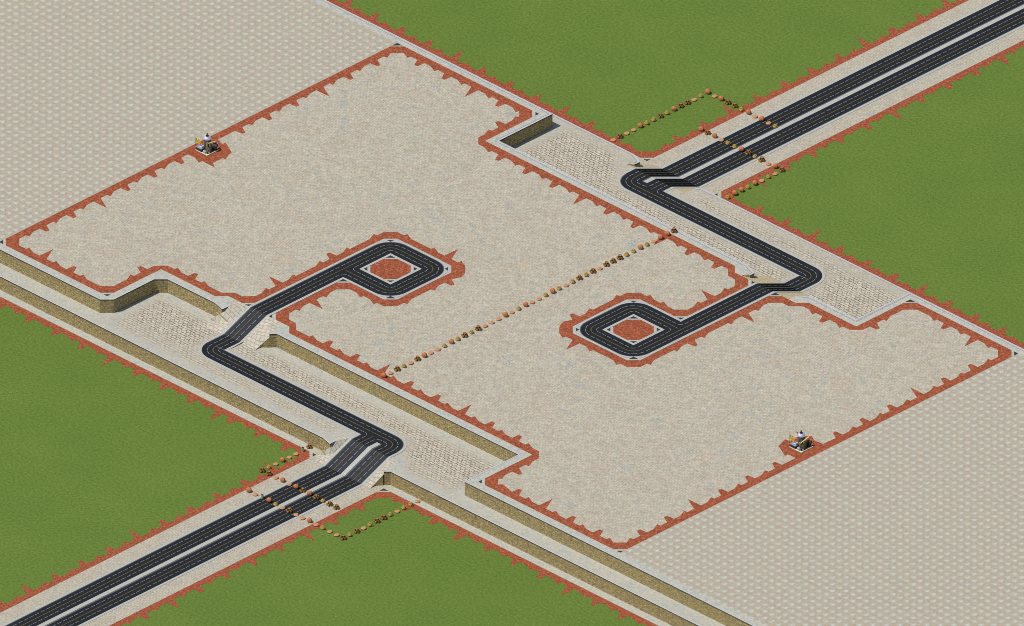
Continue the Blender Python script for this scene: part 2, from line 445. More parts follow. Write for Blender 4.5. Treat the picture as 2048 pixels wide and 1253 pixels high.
# the ring is one closed loop: outer edge then ragged edge
ring_out = outer + [(10, 10)] + loopR_outer[1:] + [(-9, -9)] + loopL_outer[1:-1]
ring_in = inner + loopR_inner + loopL_inner[:-1]
def ring(name, out, inn, mat, lev, dz):
    """band between two closed outlines (joined by a seam)"""
    bm = bmesh.new(); filled(bm, [out, inn], lev, dz)
    return link(name, bm, mat)
def dedupe(p):
    q = []
    for a in p:
        if not q or math.hypot(a[0] - q[-1][0], a[1] - q[-1][1]) > .01: q.append(a)
    return q
struct(ring('brick_border', dedupe(ring_out), dedupe(ring_in), MT['red'], 8, .03))
for k in ((-13, -4), (14, 5)):       # red centres of the two loops
    a, b = k
    struct(sheet('brick_island', [[(a - 2, b - 1), (a - 2, b + 1), (a - 1, b + 2), (a + 1, b + 2), (a + 2, b + 1), (a + 2, b - 1), (a + 1, b - 2), (a - 1, b - 2)]], MT['red'], 8, .05))
# borders between paving and grass
sh = .15
p = [(-BIG, -34 + sh)] + rv(teeth('B', -33, '-2b 0s 2b 4s 6b ' + '8l 10s 12b 14s 16b 18s 20b 22s 24l 26s 28b 30s 32b 34s 36b 38s 40b 42s 44b', sh)) + [(3.2, -34 + sh), (4 - .1, -34.9)]
p += teeth('D', 5, '36s 38l 40s 42b 44s 46b 48s 50b 52s 54b 56s 58l 60s 62b 64s 66b 68s 70b 72s 74l 76s 78b 80s', sh) + [(4 + sh, -BIG)]
struct(sheet('brick_border', [[(-BIG, -33), *rough(p), (5, -BIG), (5, -34), (4, -33)]], MT['red'], 0, .04))
p = [(BIG, -34 + sh)] + teeth('B', -33, '-66s -64b -62s -60b -58s -56b -54s -52b -50s -48b -46s -44l -42s -40b -38s -36b -34s -32b -30s -28l -26s -24b -22s -20b -18s', sh) + [(17, -34 + sh), (16 - sh, -35)]
p += rv(teeth('A', 15, '-82b -80s -78b -76s -74b -72s -70b -68s -66l -64s -62b -60s -58b -56s -54b -52s -50b -48s -46l -44s -42b -40s -38b', sh)) + [(16 - sh, -BIG)]
struct(sheet('brick_border', [[(BIG, -33), *rough(p), (15, -BIG), (15, -34), (16, -33)]], MT['red'], 0, .04))
p = [(-BIG, 36 - sh)] + teeth('C', 35, '-64b -62s -60l -58s -56b -54s -52b -50s -48b -46s -44l -42s -40b -38s -36b -34s -32b -30s -28l -26s -24b -22s -20b -18s', sh) + [(-16, 36 - sh), (-15 + sh, 37)]
p += rv(teeth('D', -14, '-85l -83s -81b -79s -77b -75s -73b -71s -69l -67s -65b -63s -61b -59s -57b -55s -53b -51s -49l -47s -45b -43s -41b -39s', sh)) + [(-15 + sh, BIG)]
struct(sheet('brick_border', [[(-BIG, 35), *rough(p), (-14, BIG), (-14, 36), (-15, 35)]], MT['red'], 0, .04))
p = [(BIG, 36 - sh)] + rv(teeth('C', 35, '1b 3s 5b 7s 9l 11s 13b 15s 17b 19s 21b 23s 25l 27s 29b 31s 33b 35s 37b 39s 41b 43s 45b 47s', sh)) + [(-2, 36 - sh), (-3 - sh, 37)]
p += teeth('A', -4, '38s 40l 42s 44b 46s 48b 50s 52b 54s 56b 58s 60l 62s 64b 66s 68b 70s 72b 74s 76l 78s 80b 82s', sh) + [(-3 - sh, BIG)]
struct(sheet('brick_border', [[(BIG, 35), *rough(p), (-4, BIG), (-4, 36), (-3, 35)]], MT['red'], 0, .04))

# pale concrete round the loops and beneath the roads of the plaza
rot = lambda pts: [(1 - a, 1 - b) for a, b in pts]
loopL_conc = [(-18, -20), (-18, 0), (-17, 1), (-9, 1), (-8, 0), (-8, -8), (-9, -9), (-14, -9), (-15, -10), (-15, -20)]
struct(sheet('kerb_apron', [loopL_conc], MT['kerb'], 8, .04))
struct(sheet('kerb_apron', [rot(loopL_conc)], MT['kerb'], 8, .04))

# dark corner plates
D = [(-46, 30, 1, -1, .67), (-46, -29, 1, 1, .55), (46, 30, -1, -1, .55), (46, -29, -1, 1, .47), (-30, -29, -1, 1, .47), (-25, 30, -1, -1, .47),
     (30, 30, 1, -1, .67), (25, -29, 1, 1, .47), (-18, -20, -1, 1, .48), (-15, -20, 1, 1, .41), (16, 21, -1, -1, .45), (19, 21, 1, -1, .67)]
D0 = [(5, -33, -1, -1, .47), (15, -33, 1, -1, .6), (-14, 35, -1, 1, .48), (-4, 35, 1, 1, .4)]
DL = [(-17, 0, -1, 1, .47), (-9, 0, 1, 1, .45), (-9, -8, 1, -1, .62), (-15, -9, 1, -1, .6), (-15, -2, 1, -1, .6), (-15, -6, 1, 1, .5), (-11, -2, -1, -1, .5), (-11, -6, -1, 1, .5)]
DL += [(10, 9, -1, 1, .47), (10, 1, -1, -1, .45), (18, 1, 1, -1, .62), (16, 10, -1, 1, .5), (12, 7, 1, -1, .6), (12, 3, 1, 1, .5), (16, 7, -1, -1, .5), (16, 3, -1, 1, .5)]
def drain(lst, lev, dz):
    for i, (a, b, su, sv, L) in enumerate(lst):
        L *= 1.12
        o = sheet('drain_plate', [[(a, b), (a + su * L, b), (a, b + sv * L)]], MT['drain'], lev, dz)
        struct(o)
drain(D, 8, .06); drain(DL, 8, .17); drain(D0, 0, .05)

# ------------------------------------------------------------------ roads
HW = 1.19
def offset_path(pts, off, n=8):
    """parallel curve; every bend is an arc about its inner corner"""
    out = []
    for i, p in enumerate(pts):
        if i in (0, len(pts) - 1):
            a, b = (pts[0], pts[1]) if i == 0 else (pts[-2], pts[-1])
            L = math.hypot(b[0] - a[0], b[1] - a[1]); nx, ny = -(b[1] - a[1]) / L, (b[0] - a[0]) / L
            out.append((p[0] + nx * off, p[1] + ny * off)); continue
        a, b = pts[i - 1], pts[i + 1]
        d1 = Vector((p[0] - a[0], p[1] - a[1])).normalized(); d2 = Vector((b[0] - p[0], b[1] - p[1])).normalized()
        cr = d1.x * d2.y - d1.y * d2.x
        if abs(cr) < .05:
            n1 = Vector((-d1.y, d1.x)); out.append((p[0] + n1.x * off, p[1] + n1.y * off)); continue
        side = 1 if cr > 0 else -1                      # inner side: left if +1
        n1 = Vector((-d1.y, d1.x)) * side; n2 = Vector((-d2.y, d2.x)) * side
        cx = Vector(p) + n1 * HW + n2 * HW               # inner asphalt corner
        r = HW - off * side
        if r < 0.02:
            e = -r
            for k in range(n + 1): out.append((cx.x + (n1.x + n2.x) * e, cx.y + (n1.y + n2.y) * e))
            continue
        a0 = math.atan2(-n1.y, -n1.x); a1 = math.atan2(-n2.y, -n2.x)
        da = (a1 - a0 + math.pi) % (2 * math.pi) - math.pi
        for k in range(n + 1):
            t = a0 + da * k / n; out.append((cx.x + r * math.cos(t), cx.y + r * math.sin(t)))
    return out
BREAKS = (-34, -30, -24, -20, 21, 25, 31, 35)
def with_breaks(L, Rr):
    """insert points where the height profile bends, on both sides together"""
    l2, r2 = [L[0]], [Rr[0]]
    for (a, b), (c, d) in zip(zip(L, Rr), zip(L[1:], Rr[1:])):
        ts = sorted((y - a[1]) / (c[1] - a[1]) for y in BREAKS if abs(c[1] - a[1]) > 1e-6 and 0 < (y - a[1]) / (c[1] - a[1]) < 1)
        for t in ts:
            l2.append((a[0] + t * (c[0] - a[0]), a[1] + t * (c[1] - a[1]))); r2.append((b[0] + t * (d[0] - b[0]), b[1] + t * (d[1] - b[1])))
        l2.append(c); r2.append(d)
    return l2, r2
def strip(bm, pts, o1, o2, dz, thick=0, mat_of=None, flip=False):
    L, Rr = with_breaks(offset_path(pts, o1), offset_path(pts, o2))
    top = [(bm.verts.new(W(*a, height(*a), dz)), bm.verts.new(W(*b, height(*b), dz))) for a, b in zip(L, Rr)]
    bot = [(bm.verts.new(t[0].co - Vector((0, 0, thick))), bm.verts.new(t[1].co - Vector((0, 0, thick)))) for t in top] if thick else None
    for i in range(len(top) - 1):
        (a, b), (c, d) = top[i], top[i + 1]
        if (a.co - c.co).length + (b.co - d.co).length < 1e-4: continue
        f = bm.faces.new((a, c, d, b)); f.normal_update()
        if f.normal.z < 0: f.normal_flip()
        if mat_of: f.material_index = mat_of((a.co + b.co + c.co + d.co) / 4)
        if thick:
            (e, g_), (h, k) = bot[i], bot[i + 1]
            bm.faces.new((a, e, h, c)); bm.faces.new((b, d, k, g_))
def rp(p): return [(1 - a, 1 - b) for a, b in p]
def dashes(bm, pts, off, dz, width, dash, gap):
    """dashed line along an offset path"""
    line = offset_path(pts, off, 10)
    segs = []; on, left = True, dash
    cur = [line[0]]
    for a, b in zip(line, line[1:]):
        L = math.hypot(b[0] - a[0], b[1] - a[1]); pos = 0
        while L - pos > left:
            pos += left; q = (a[0] + (b[0] - a[0]) * pos / L, a[1] + (b[1] - a[1]) * pos / L)
            cur.append(q)
            if on: segs.append(cur)
            cur = [q]; on = not on; left = dash if on else gap
        left -= L - pos; cur.append(b)
    if on and len(cur) > 1: segs.append(cur)
    for sgm in segs:
        sgm = dedupe(sgm)
        if len(sgm) < 2: continue
        cen = []
        for i, q in enumerate(sgm):
            a, b = sgm[max(0, i - 1)], sgm[min(len(sgm) - 1, i + 1)]
            L = math.hypot(b[0] - a[0], b[1] - a[1]) or 1
            nx, ny = -(b[1] - a[1]) / L * width / 2, (b[0] - a[0]) / L * width / 2
            cen.append(((q[0] + nx, q[1] + ny), (q[0] - nx, q[1] - ny)))
        l, r = with_breaks([c[0] for c in cen], [c[1] for c in cen])
        vs = [(bm.verts.new(W(*x, height(*x), dz)), bm.verts.new(W(*y, height(*y), dz))) for x, y in zip(l, r)]
        for (a, b), (c, d) in zip(vs, vs[1:]):
            f = bm.faces.new((a, c, d, b)); f.normal_update()
            if f.normal.z < 0: f.normal_flip()

END = -125
main = [(11.5, END), (11.5, -27.5), (-16.5, -27.5), (-16.5, -.5), (-9.5, -.5), (-9.5, -7.5), (-15.31, -7.5)]
side = [(8.5, END), (8.5, -28.69)]
def poly_line(pts, radii):
    out = [pts[0]]
    for a, p, b, r in zip(pts, pts[1:], pts[2:], radii):
        d1 = (Vector(a) - Vector(p)).normalized(); d2 = (Vector(b) - Vector(p)).normalized()
        c = Vector(p) + (d1 + d2) * r
        for k in range(9):
            t = math.pi / 2 * k / 8
            q = c - d2 * r * math.cos(t) - d1 * r * math.sin(t); out.append((q.x, q.y))
    return out + [pts[-1]]
Wt = .585; RO, RI = 1.78, .6
white = [poly_line([(11.5 + Wt, END), (11.5 + Wt, -27.5 + Wt), (-16.5 + Wt, -27.5 + Wt), (-16.5 + Wt, -7.5 - Wt), (-9.5 + Wt, -7.5 - Wt), (-9.5 + Wt, -.5 + Wt), (-16.5 - Wt, -.5 + Wt),
                    (-16.5 - Wt, -27.5 - Wt), (8.5 - Wt, -27.5 - Wt), (8.5 - Wt, END)], (RO, RI, RI, RO, RO, RO, RO, RI)),
         poly_line([(8.5 + Wt, END), (8.5 + Wt, -27.5 - Wt), (11.5 - Wt, -27.5 - Wt), (11.5 - Wt, END)], (RI, RI)),
         poly_line([(-13, -.5 - Wt), (-16.5 + Wt, -.5 - Wt), (-16.5 + Wt, -7.5 + Wt), (-9.5 - Wt, -7.5 + Wt), (-9.5 - Wt, -.5 - Wt), (-13, -.5 - Wt)], (RI,) * 4)]
yellow = [poly_line([(11.5, END), (11.5, -27.5), (-16.5, -27.5), (-16.5, -.5), (-9.5, -.5), (-9.5, -7.5), (-16.1, -7.5)], (1.19,) * 5), [(8.5, END), (8.5, -28.1)]]
def line_dashes(bm, line, dz, width, dash, gap, mat_of=None):
    segs = []; on, left = True, dash; cur = [line[0]]
    for a, b in zip(line, line[1:]):
        L = math.hypot(b[0] - a[0], b[1] - a[1]); pos = 0
        if L < 1e-6: continue
        while L - pos > left:
            pos += left; q = (a[0] + (b[0] - a[0]) * pos / L, a[1] + (b[1] - a[1]) * pos / L)
            cur.append(q)
            if on: segs.append(cur)
            cur = [q]; on = not on; left = dash if on else gap
        left -= L - pos; cur.append(b)
    if on and len(cur) > 1: segs.append(cur)
    for sgm in segs:
        sgm = dedupe(sgm)
        if len(sgm) < 2: continue
        l, r = [], []
        for i, q in enumerate(sgm):
            a, b = sgm[max(0, i - 1)], sgm[min(len(sgm) - 1, i + 1)]
            L = math.hypot(b[0] - a[0], b[1] - a[1])
            nx, ny = -(b[1] - a[1]) / L * width / 2, (b[0] - a[0]) / L * width / 2
            l.append((q[0] + nx, q[1] + ny)); r.append((q[0] - nx, q[1] - ny))
        l, r = with_breaks(l, r)
        vs = [(bm.verts.new(W(*x, height(*x), dz)), bm.verts.new(W(*y, height(*y), dz))) for x, y in zip(l, r)]
        for (a, b), (c, d) in zip(vs, vs[1:]):
            f = bm.faces.new((a, c, d, b)); f.normal_update()
            if f.normal.z < 0: f.normal_flip()
            if mat_of: f.material_index = mat_of((a.co + b.co + c.co + d.co) / 4)
for far in (False, True):
    turn = rp if far else (lambda p: p)
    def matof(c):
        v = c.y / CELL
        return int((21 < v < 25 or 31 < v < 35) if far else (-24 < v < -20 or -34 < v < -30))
    mats = [MT['asphalt'], MT['tar'] if far else MT['worn']]  # far ramps take the asphalt with shade painted in
    for path in (main, side):
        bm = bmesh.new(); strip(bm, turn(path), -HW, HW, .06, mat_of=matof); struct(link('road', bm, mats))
    for path, o1, o2 in ((main[:3] + [(-16.5, -9)], -HW, -1.5), ([(7, -27.5)] + main[2:6] + [(-15, -7.5)], HW, 1.5), ([(8.5, END), (8.5, -28.69)], HW, 1.5),
                         ([(-13, -.5), (-9.5, -.5), (-9.5, -7.5), (-16.5, -7.5), (-16.5, -.5), (-13, -.5)], -HW, -1.5)):
        bm = bmesh.new(); strip(bm, turn(path), o1, o2, .15, .15); struct(link('kerb', bm, MT['kerb']))
    bm = bmesh.new(); strip(bm, turn([(10, END), (10, -28.69)]), .31, -.24, .16, .16); struct(link('median', bm, MT['kerb']))
    bm = bmesh.new()
    for path, o1, o2 in (([(8.5, END), (8.5, -28.69)], HW - .1, HW), ([(11.5, END), (11.5, -28.69)], HW - .1, HW + .06),
                         ([(11.5, -28.6), (11.5, -27.5), (-16.5, -27.5)][0:3], -HW, -HW + .09), ([(-16.5, -26.5), (-16.5, -.5), (-9.5, -.5), (-9.5, -7.5)], HW - .09, HW)):
        strip(bm, turn(path), o1, o2, .075)
    struct(link('gutter', bm, MT['gutter']))
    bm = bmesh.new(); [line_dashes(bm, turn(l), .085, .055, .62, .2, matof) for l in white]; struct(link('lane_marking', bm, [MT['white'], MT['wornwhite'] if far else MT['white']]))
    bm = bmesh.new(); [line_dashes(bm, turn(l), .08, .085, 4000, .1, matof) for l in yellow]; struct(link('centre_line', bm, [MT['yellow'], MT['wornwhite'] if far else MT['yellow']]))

# ramps: sloping slabs with masonry flanks
def ramp(u0, u1, v0, v1, top):
    bm = bmesh.new()
    z = lambda v: height(0, v)
    P = {(i, j): bm.verts.new(W((u0, u1)[i], (v0, v1)[j], z((v0, v1)[j]))) for i in (0, 1) for j in (0, 1)}
    lo = min(z(v0), z(v1))
    B = {(i, j): bm.verts.new(W((u0, u1)[i], (v0, v1)[j], lo, -.3)) for i in (0, 1) for j in (0, 1)}
    bm.faces.new((P[0, 0], P[1, 0], P[1, 1], P[0, 1]))
    for a, b in (((0, 0), (1, 0)), ((1, 0), (1, 1)), ((1, 1), (0, 1)), ((0, 1), (0, 0))):
        bm.faces.new((P[b], P[a], B[a], B[b])).material_index = 1
    bmesh.ops.recalc_face_normals(bm, faces=bm.faces[:])
    struct(link('ramp', bm, [top, MT['wall']]))
ramp(-18, -15, -24, -20, MT['slab']); ramp(7, 13, -34, -30, MT['slab'])
def bank(verts, faces, skirt, lo):
    """sloping stone shoulder beside a ramp, with a masonry skirt down to the ground"""
    bm = bmesh.new(); vs = [bm.verts.new(W(u, v, h, .012)) for u, v, h in verts]
    for f in faces:
        q = bm.faces.new([vs[i] for i in f]); q.normal_update()
        if q.normal.z < 0: q.normal_flip()
    for a, b in zip(skirt, skirt[1:]):
        c, d = (bm.verts.new(Vector((vs[i].co.x, vs[i].co.y, lo * LEV - .2))) for i in (a, b))
        bm.faces.new((vs[a], vs[b], d, c)).material_index = 1
    struct(link('ramp_shoulder', bm, [MT['slab'], MT['wall']]))
for k, e, t, v0, h0 in ((-18, -20, -19.5, -20, 8), (7, 6, 6.4, -30, 4)):
    g_ = e - .7
    bank([(k, v0, h0), (k, v0 - 1.5, h0 - 1.5), (k, v0 - 2.4, h0 - 2.4), (k, v0 - 4, h0 - 4), (e, v0, h0), (t, v0 - 1.5, h0), (t, v0 - 2.4, h0 - 1), (g_, v0 - 2, h0 - 4), (g_ - .2, v0 - 3.1, h0 - 4), (e, v0 - 4.25, h0 - 4)],
         [(0, 4, 5, 1), (1, 5, 6, 2), (6, 7, 8), (2, 6, 8), (2, 8, 9), (2, 9, 3)], (9, 3), h0 - 4)
for k, e, t, v0, h0 in ((-15, -13, -12.33, -20, 8), (13, 14, 14.5, -30, 4)):
    bank([(k, v0, h0), (k, v0 - 2.59, h0 - 2.59), (k, v0 - 4, h0 - 4), (e, v0, h0), (t, v0 - 2.59, h0 - .9), (e, v0 - 3.2, h0 - 3.2), (e, v0 - 4, h0 - 4)],
         [(0, 3, 4, 1), (1, 4, 5), (1, 5, 6, 2)], (4, 5, 6), h0 - 4)
ramp(14, 21, 21, 25, MT['brownslab']); ramp(-13, -5, 31, 35, MT['brownslab'])

def skirt(path, lt, lb):
    """masonry closing the side of a terrace end beside a ramp"""
    bm = bmesh.new()
    q = [(bm.verts.new(W(u, v, lt, -.005)), bm.verts.new(W(u, v, lb, -.2))) for u, v in path]
    for (a, b), (c, d) in zip(q, q[1:]): bm.faces.new((a, b, d, c))
    struct(link('ramp_side_wall', bm, MT['wall']))
skirt(UP_NE[5:8], 8, 4); skirt(UP_NE[8:11], 8, 4); skirt(LO_NE[3:6], 4, 0); skirt(LO_NE[6:9], 4, 0)
skirt(UP_SW[7:9], 8, 4); skirt(LO_SW[3:5], 4, 0)
# ------------------------------------------------------------------ retaining walls
def off_poly(path, d):
    """offset to the right of travel by d grid units, mitred"""
    out = []
    for i, p in enumerate(path):
        ds = []
        if i > 0: ds.append((Vector(p) - Vector(path[i - 1])).normalized())
        if i < len(path) - 1: ds.append((Vector(path[i + 1]) - Vector(p)).normalized())
        ns = [Vector((q.y, -q.x)) for q in ds]
        if len(ns) == 1: n = ns[0]
        else:
            n = (ns[0] + ns[1]).normalized(); n = n / max(.45, n.dot(ns[0]))
        out.append((p[0] + n.x * d, p[1] + n.y * d))
    return out
def prism(bm, a, b, lev0, dz0, lev1, dz1):
    """solid between two parallel polylines"""
    ra = [(bm.verts.new(W(*p, lev0, dz0)), bm.verts.new(W(*p, lev1, dz1)), bm.verts.new(W(*q, lev1, dz1)), bm.verts.new(W(*q, lev0, dz0))) for p, q in zip(a, b)]
    for x, y in zip(ra, ra[1:]):
        for k in range(4): bm.faces.new((x[k], x[(k + 1) % 4], y[(k + 1) % 4], y[k]))
    bm.faces.new(ra[0]); bm.faces.new(ra[-1])
    bmesh.ops.recalc_face_normals(bm, faces=bm.faces[:])
def wall(path, lt, lb, side, label, back=False):
    path = dedupe(path); s = side
    mid = path[len(path) // 2]
    root = empty('retaining_wall', W(*mid, lb), label, 'wall', 'retaining walls of the terraces')
    def part(name, o1, o2, z0, d0, z1, d1, mat):
        bm = bmesh.new(); prism(bm, off_poly(path, s * o1), off_poly(path, s * o2), z0, d0, z1, d1)
        for v in bm.verts: v.co -= root.location
        link(name, bm, mat, root)
    part('masonry', 0, -.2, lb, -.3, lt, -.012, MT['wall'])
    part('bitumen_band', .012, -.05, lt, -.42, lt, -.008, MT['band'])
    cw = .10 if not back else .12
    part('coping', .03, -cw, lt, -.005, lt, .1, MT['lip'])
    if back: part('joint_strip', -.24, -.29, lt, 0, lt, .05, MT['line'])
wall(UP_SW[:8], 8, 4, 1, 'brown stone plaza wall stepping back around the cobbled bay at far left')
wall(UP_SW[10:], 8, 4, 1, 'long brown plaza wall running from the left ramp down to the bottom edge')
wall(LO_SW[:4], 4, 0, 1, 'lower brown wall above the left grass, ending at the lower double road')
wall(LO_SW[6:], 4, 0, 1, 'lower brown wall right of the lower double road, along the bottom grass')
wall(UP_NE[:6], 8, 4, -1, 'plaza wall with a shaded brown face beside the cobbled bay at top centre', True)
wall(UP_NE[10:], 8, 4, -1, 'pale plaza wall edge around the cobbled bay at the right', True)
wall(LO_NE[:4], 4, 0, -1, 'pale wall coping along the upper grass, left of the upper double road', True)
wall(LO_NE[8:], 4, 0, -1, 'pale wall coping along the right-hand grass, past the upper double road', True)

# ------------------------------------------------------------------ stones laid out in rows
def lump(bm, c, r, seed, amt=.14, sub=2, floor=None, flat=None):
    rnd = random.Random(seed)
    res = bmesh.ops.create_icosphere(bm, subdivisions=sub, radius=1)
    k = [Vector((rnd.uniform(-1, 1), rnd.uniform(-1, 1), rnd.uniform(-1, 1))).normalized() for _ in range(9)]
    h = [rnd.uniform(-.6, 1) for _ in range(9)]
    for v in res['verts']:
        d = v.co.normalized(); s_ = 1 + sum(h[i] * max(0, d.dot(k[i])) ** 6 for i in range(9)) * amt + rnd.uniform(-.25, .25) * amt
        v.co = Vector((d.x * r[0] * s_ + c[0], d.y * r[1] * s_ + c[1], d.z * r[2] * s_ + c[2]))
        if flat is not None and v.co.z > flat: v.co.z = flat + (v.co.z - flat) * .25
        if v.co.z < 0: v.co.z = -.03
    return res['verts']
def stone_mat(name, cols, sc=1.1):
    m = M(name, .8, .25)
    tc = m.n.new('ShaderNodeTexCoord').outputs['Object']
    a = m.noise(sc, 3, .7, tc)
    c = m.ramp(a, list(zip((.28, .42, .55, .7), cols)))
    m.bump(a, .15, .6)
    return m.done(c)
ORG = stone_mat('orange_sandstone', (srgb(150, 88, 46, .9), srgb(186, 112, 66, .9), srgb(202, 130, 84, .9), srgb(226, 176, 130, .9)), .9)
PCH = stone_mat('peach_sandstone', (srgb(160, 104, 62, .9), srgb(190, 130, 86, .9), srgb(204, 148, 106, .9), srgb(220, 176, 134, .9)), 1.1)
YEL = stone_mat('yellow_sandstone', (srgb(84, 64, 18), srgb(146, 118, 52), srgb(178, 150, 78), srgb(214, 190, 122)), 1.6)
BRN = stone_mat('brown_ironstone', (srgb(62, 38, 12), srgb(112, 78, 34), srgb(148, 108, 58), srgb(212, 176, 122)), 1.3)
DRK = stone_mat('dark_crevice_stone', (srgb(24, 12, 4), srgb(40, 22, 8), srgb(58, 34, 12), srgb(80, 50, 20)), 1.3)
def stone(kind):
    bm = bmesh.new()
    if kind == 'O':
        lump(bm, (0, 0, .95), (1.14, 1.14, 1.06), 3, .13); return 'round_boulder', bm, [ORG]
    if kind == 'F':
        lump(bm, (0, 0, .38), (1.16, 1.16, .42), 5, .1, flat=.62); lump(bm, (.1, -.15, .6), (.75, .7, .22), 8, .1); return 'flat_stone', bm, [PCH]
    if kind == 'Y':
        for i, (c, r) in enumerate((((0, 0, .42), (1.2, 1.15, .45)), ((-.25, .2, .85), (.85, .8, .42)), ((.5, -.35, .8), (.55, .6, .4)), ((-.1, -.1, 1.25), (.55, .5, .33)))):
            lump(bm, c, r, 20 + i, .2)
        return 'layered_rock', bm, [YEL]
    lump(bm, (0, 0, .75), (.85, .85, .8), 40, .2); n0 = len(bm.faces)
    for f in bm.faces: f.material_index = 1
    for i, (c, r) in enumerate((((-.75, -.55, .5), (.5, .5, .62)), ((.15, -.95, .42), (.5, .42, .5)), ((.85, .1, .6), (.52, .6, .66)), ((-.6, .65, .75), (.6, .55, .75)),
                                ((.35, .8, .7), (.55, .5, .7)), ((-.1, .1, 1.6), (.75, .7, .34)), ((.5, -.35, 1.0), (.35, .35, .4)))):
        lump(bm, c, r, 50 + i, .22)
    return 'broken_boulder', bm, [BRN, DRK]
PROTO = {}
DESC = {'O': ('round orange boulder', 'boulder'), 'F': ('flat peach-coloured stone', 'stone'), 'Y': ('yellowish layered rock', 'rock'), 'B': ('broken dark brown boulder', 'boulder'), 'G': ('upright green steel drum', 'drum')}
def place(kind, u, v, lev, label, group):
    rnd = random.Random(round(u * 31 + v * 17))
    if kind == 'G':
        if 'G' not in PROTO:
            root = empty('steel_drum', (0, 0, 0), label, 'drum', group)
            bm = bmesh.new(); prof = [(.02, 0), (.56, 0), (.6, .06), (.57, .12), (.57, .58), (.61, .62), (.57, .66), (.57, 1.16), (.61, 1.2), (.57, 1.24), (.57, 1.7), (.6, 1.76), (.55, 1.8), (.02, 1.8)]
            rings = [[bm.verts.new((r * math.cos(t * math.pi / 10), r * math.sin(t * math.pi / 10), z)) for t in range(20)] for r, z in prof]
            for a, b in zip(rings, rings[1:]):
                for i in range(20): bm.faces.new((a[i - 1], a[i], b[i], b[i - 1]))
            link('drum_body', bm, plain('green_drum_paint', srgb(142, 156, 106), .25, 1.4, .5, .4), root, True)
            bm = bmesh.new(); bmesh.ops.create_cone(bm, cap_ends=True, segments=20, radius1=.5, radius2=.47, depth=.06)
            for q in bm.verts: q.co.z += 1.84
            link('drum_lid', bm, plain('dark_lid', (.03, .04, .02), .2, 1), root)
            PROTO['G'] = root; o = root
        else:
            o = PROTO['G'].copy(); C.objects.link(o)
            for ch in PROTO['G'].children:
                c = ch.copy(); C.objects.link(c); c.parent = o
        o.location = W(u, v, lev, .05); tag(o, label, 'drum', group); return
    if kind not in PROTO:
        nm, bm, mats = stone(kind); PROTO[kind] = link(nm, bm, mats); o = PROTO[kind]
    else: o = PROTO[kind].copy(); C.objects.link(o)
    o.location = W(u, v, lev, .04); o.rotation_euler = (0, 0, rnd.uniform(-.16, .16)); k = rnd.uniform(.96, 1.05); o.scale = (k, k, k)
    tag(o, label, DESC[kind][1], group)
def nth(n): return f"{n}{'th' if 10 <= n % 100 <= 20 else {1: 'st', 2: 'nd', 3: 'rd'}.get(n % 10, 'th')}"
def row(kinds, u, v, du, dv, lev, end, what, group):
    for i, k in enumerate(kinds):
        place(k, u + du * i, v + dv * i, lev, f"{DESC[k][0]}, {nth(i + 1)} from the {end} of {what}", group)
row('OFBYFBOFFYOYBYBFFFOFYOFFYOYFYBYBFBBBYYOYFOOB', 2.5, -20.5, 0, 1, 8, 'lower end', 'the long plaza row', 'stones in the row across the plaza')
row('FBFFOYYBYOBBFYO', -19.5, 35.5, 0, 1, 0, 'lower end', 'the rising upper grass row', 'stones in the rows by the upper road')
row('FOBBYOFOFY', -18.5, 49.5, 1, 0, 0, 'upper end', 'the short outer upper-road row', 'stones in the rows by the upper road')
row('OBOFYYOBYBFOB', -14.5, 43.5, 1, 0, 0, 'upper end', 'the full upper-road row', 'stones in the rows by the upper road')
row('FYFOYOOYB', -2.5, 42.5, 0, -1, 0, 'upper end', 'the right-hand grass row', 'stones in the rows by the upper road')
row('BGFFOFY', 3.5, -32.5, 0, -1, 0, 'upper end', 'the lower-left grass row', 'stones in the rows by the lower road')
row('BBFOFOBOBYBB', 3.5, -39.5, 1, 0, 0, 'upper end', 'the inner lower-road row', 'stones in the rows by the lower road')
row('OFGOYFBFFOFYFF', 5.5, -43.5, 1, 0, 0, 'upper end', 'the outer lower-road row', 'stones in the rows by the lower road')
row('BYBFYBBYFYYF', 19.5, -43.5, 0, 1, 0, 'lower end', 'the bottom grass row', 'stones in the rows by the lower road')

# ------------------------------------------------------------------ oil wells
def box(bm, x0, x1, y0, y1, z0, z1, bev=0):
    r = bmesh.ops.create_cube(bm, size=1)
    for v in r['verts']: v.co = Vector((x0 + (v.co.x + .5) * (x1 - x0), y0 + (v.co.y + .5) * (y1 - y0), z0 + (v.co.z + .5) * (z1 - z0)))
    if bev: bmesh.ops.bevel(bm, geom=list({e for v in r['verts'] for e in v.link_edges}), offset=bev, segments=1, affect='EDGES')
def rod(bm, a, b, r, seg=10, r2=None):
    a, b = Vector(a), Vector(b); d = b - a
    q = d.to_track_quat('Z', 'Y').to_matrix().to_4x4(); q.translation = (a + b) / 2
    bmesh.ops.create_cone(bm, cap_ends=True, segments=seg, radius1=r, radius2=r if r2 is None else r2, depth=d.length, matrix=q)
def lathe(bm, prof, cx, cy, n=28, rib=0):
    rings = []
    for r, z in prof:
        rings.append([bm.verts.new((cx + (r * (1 - rib * (t % 2))) * math.cos(2 * math.pi * t / n), cy + (r * (1 - rib * (t % 2))) * math.sin(2 * math.pi * t / n), z)) for t in range(n)])
    for a, b in zip(rings, rings[1:]):
        for i in range(n): bm.faces.new((a[i - 1], a[i], b[i], b[i - 1]))
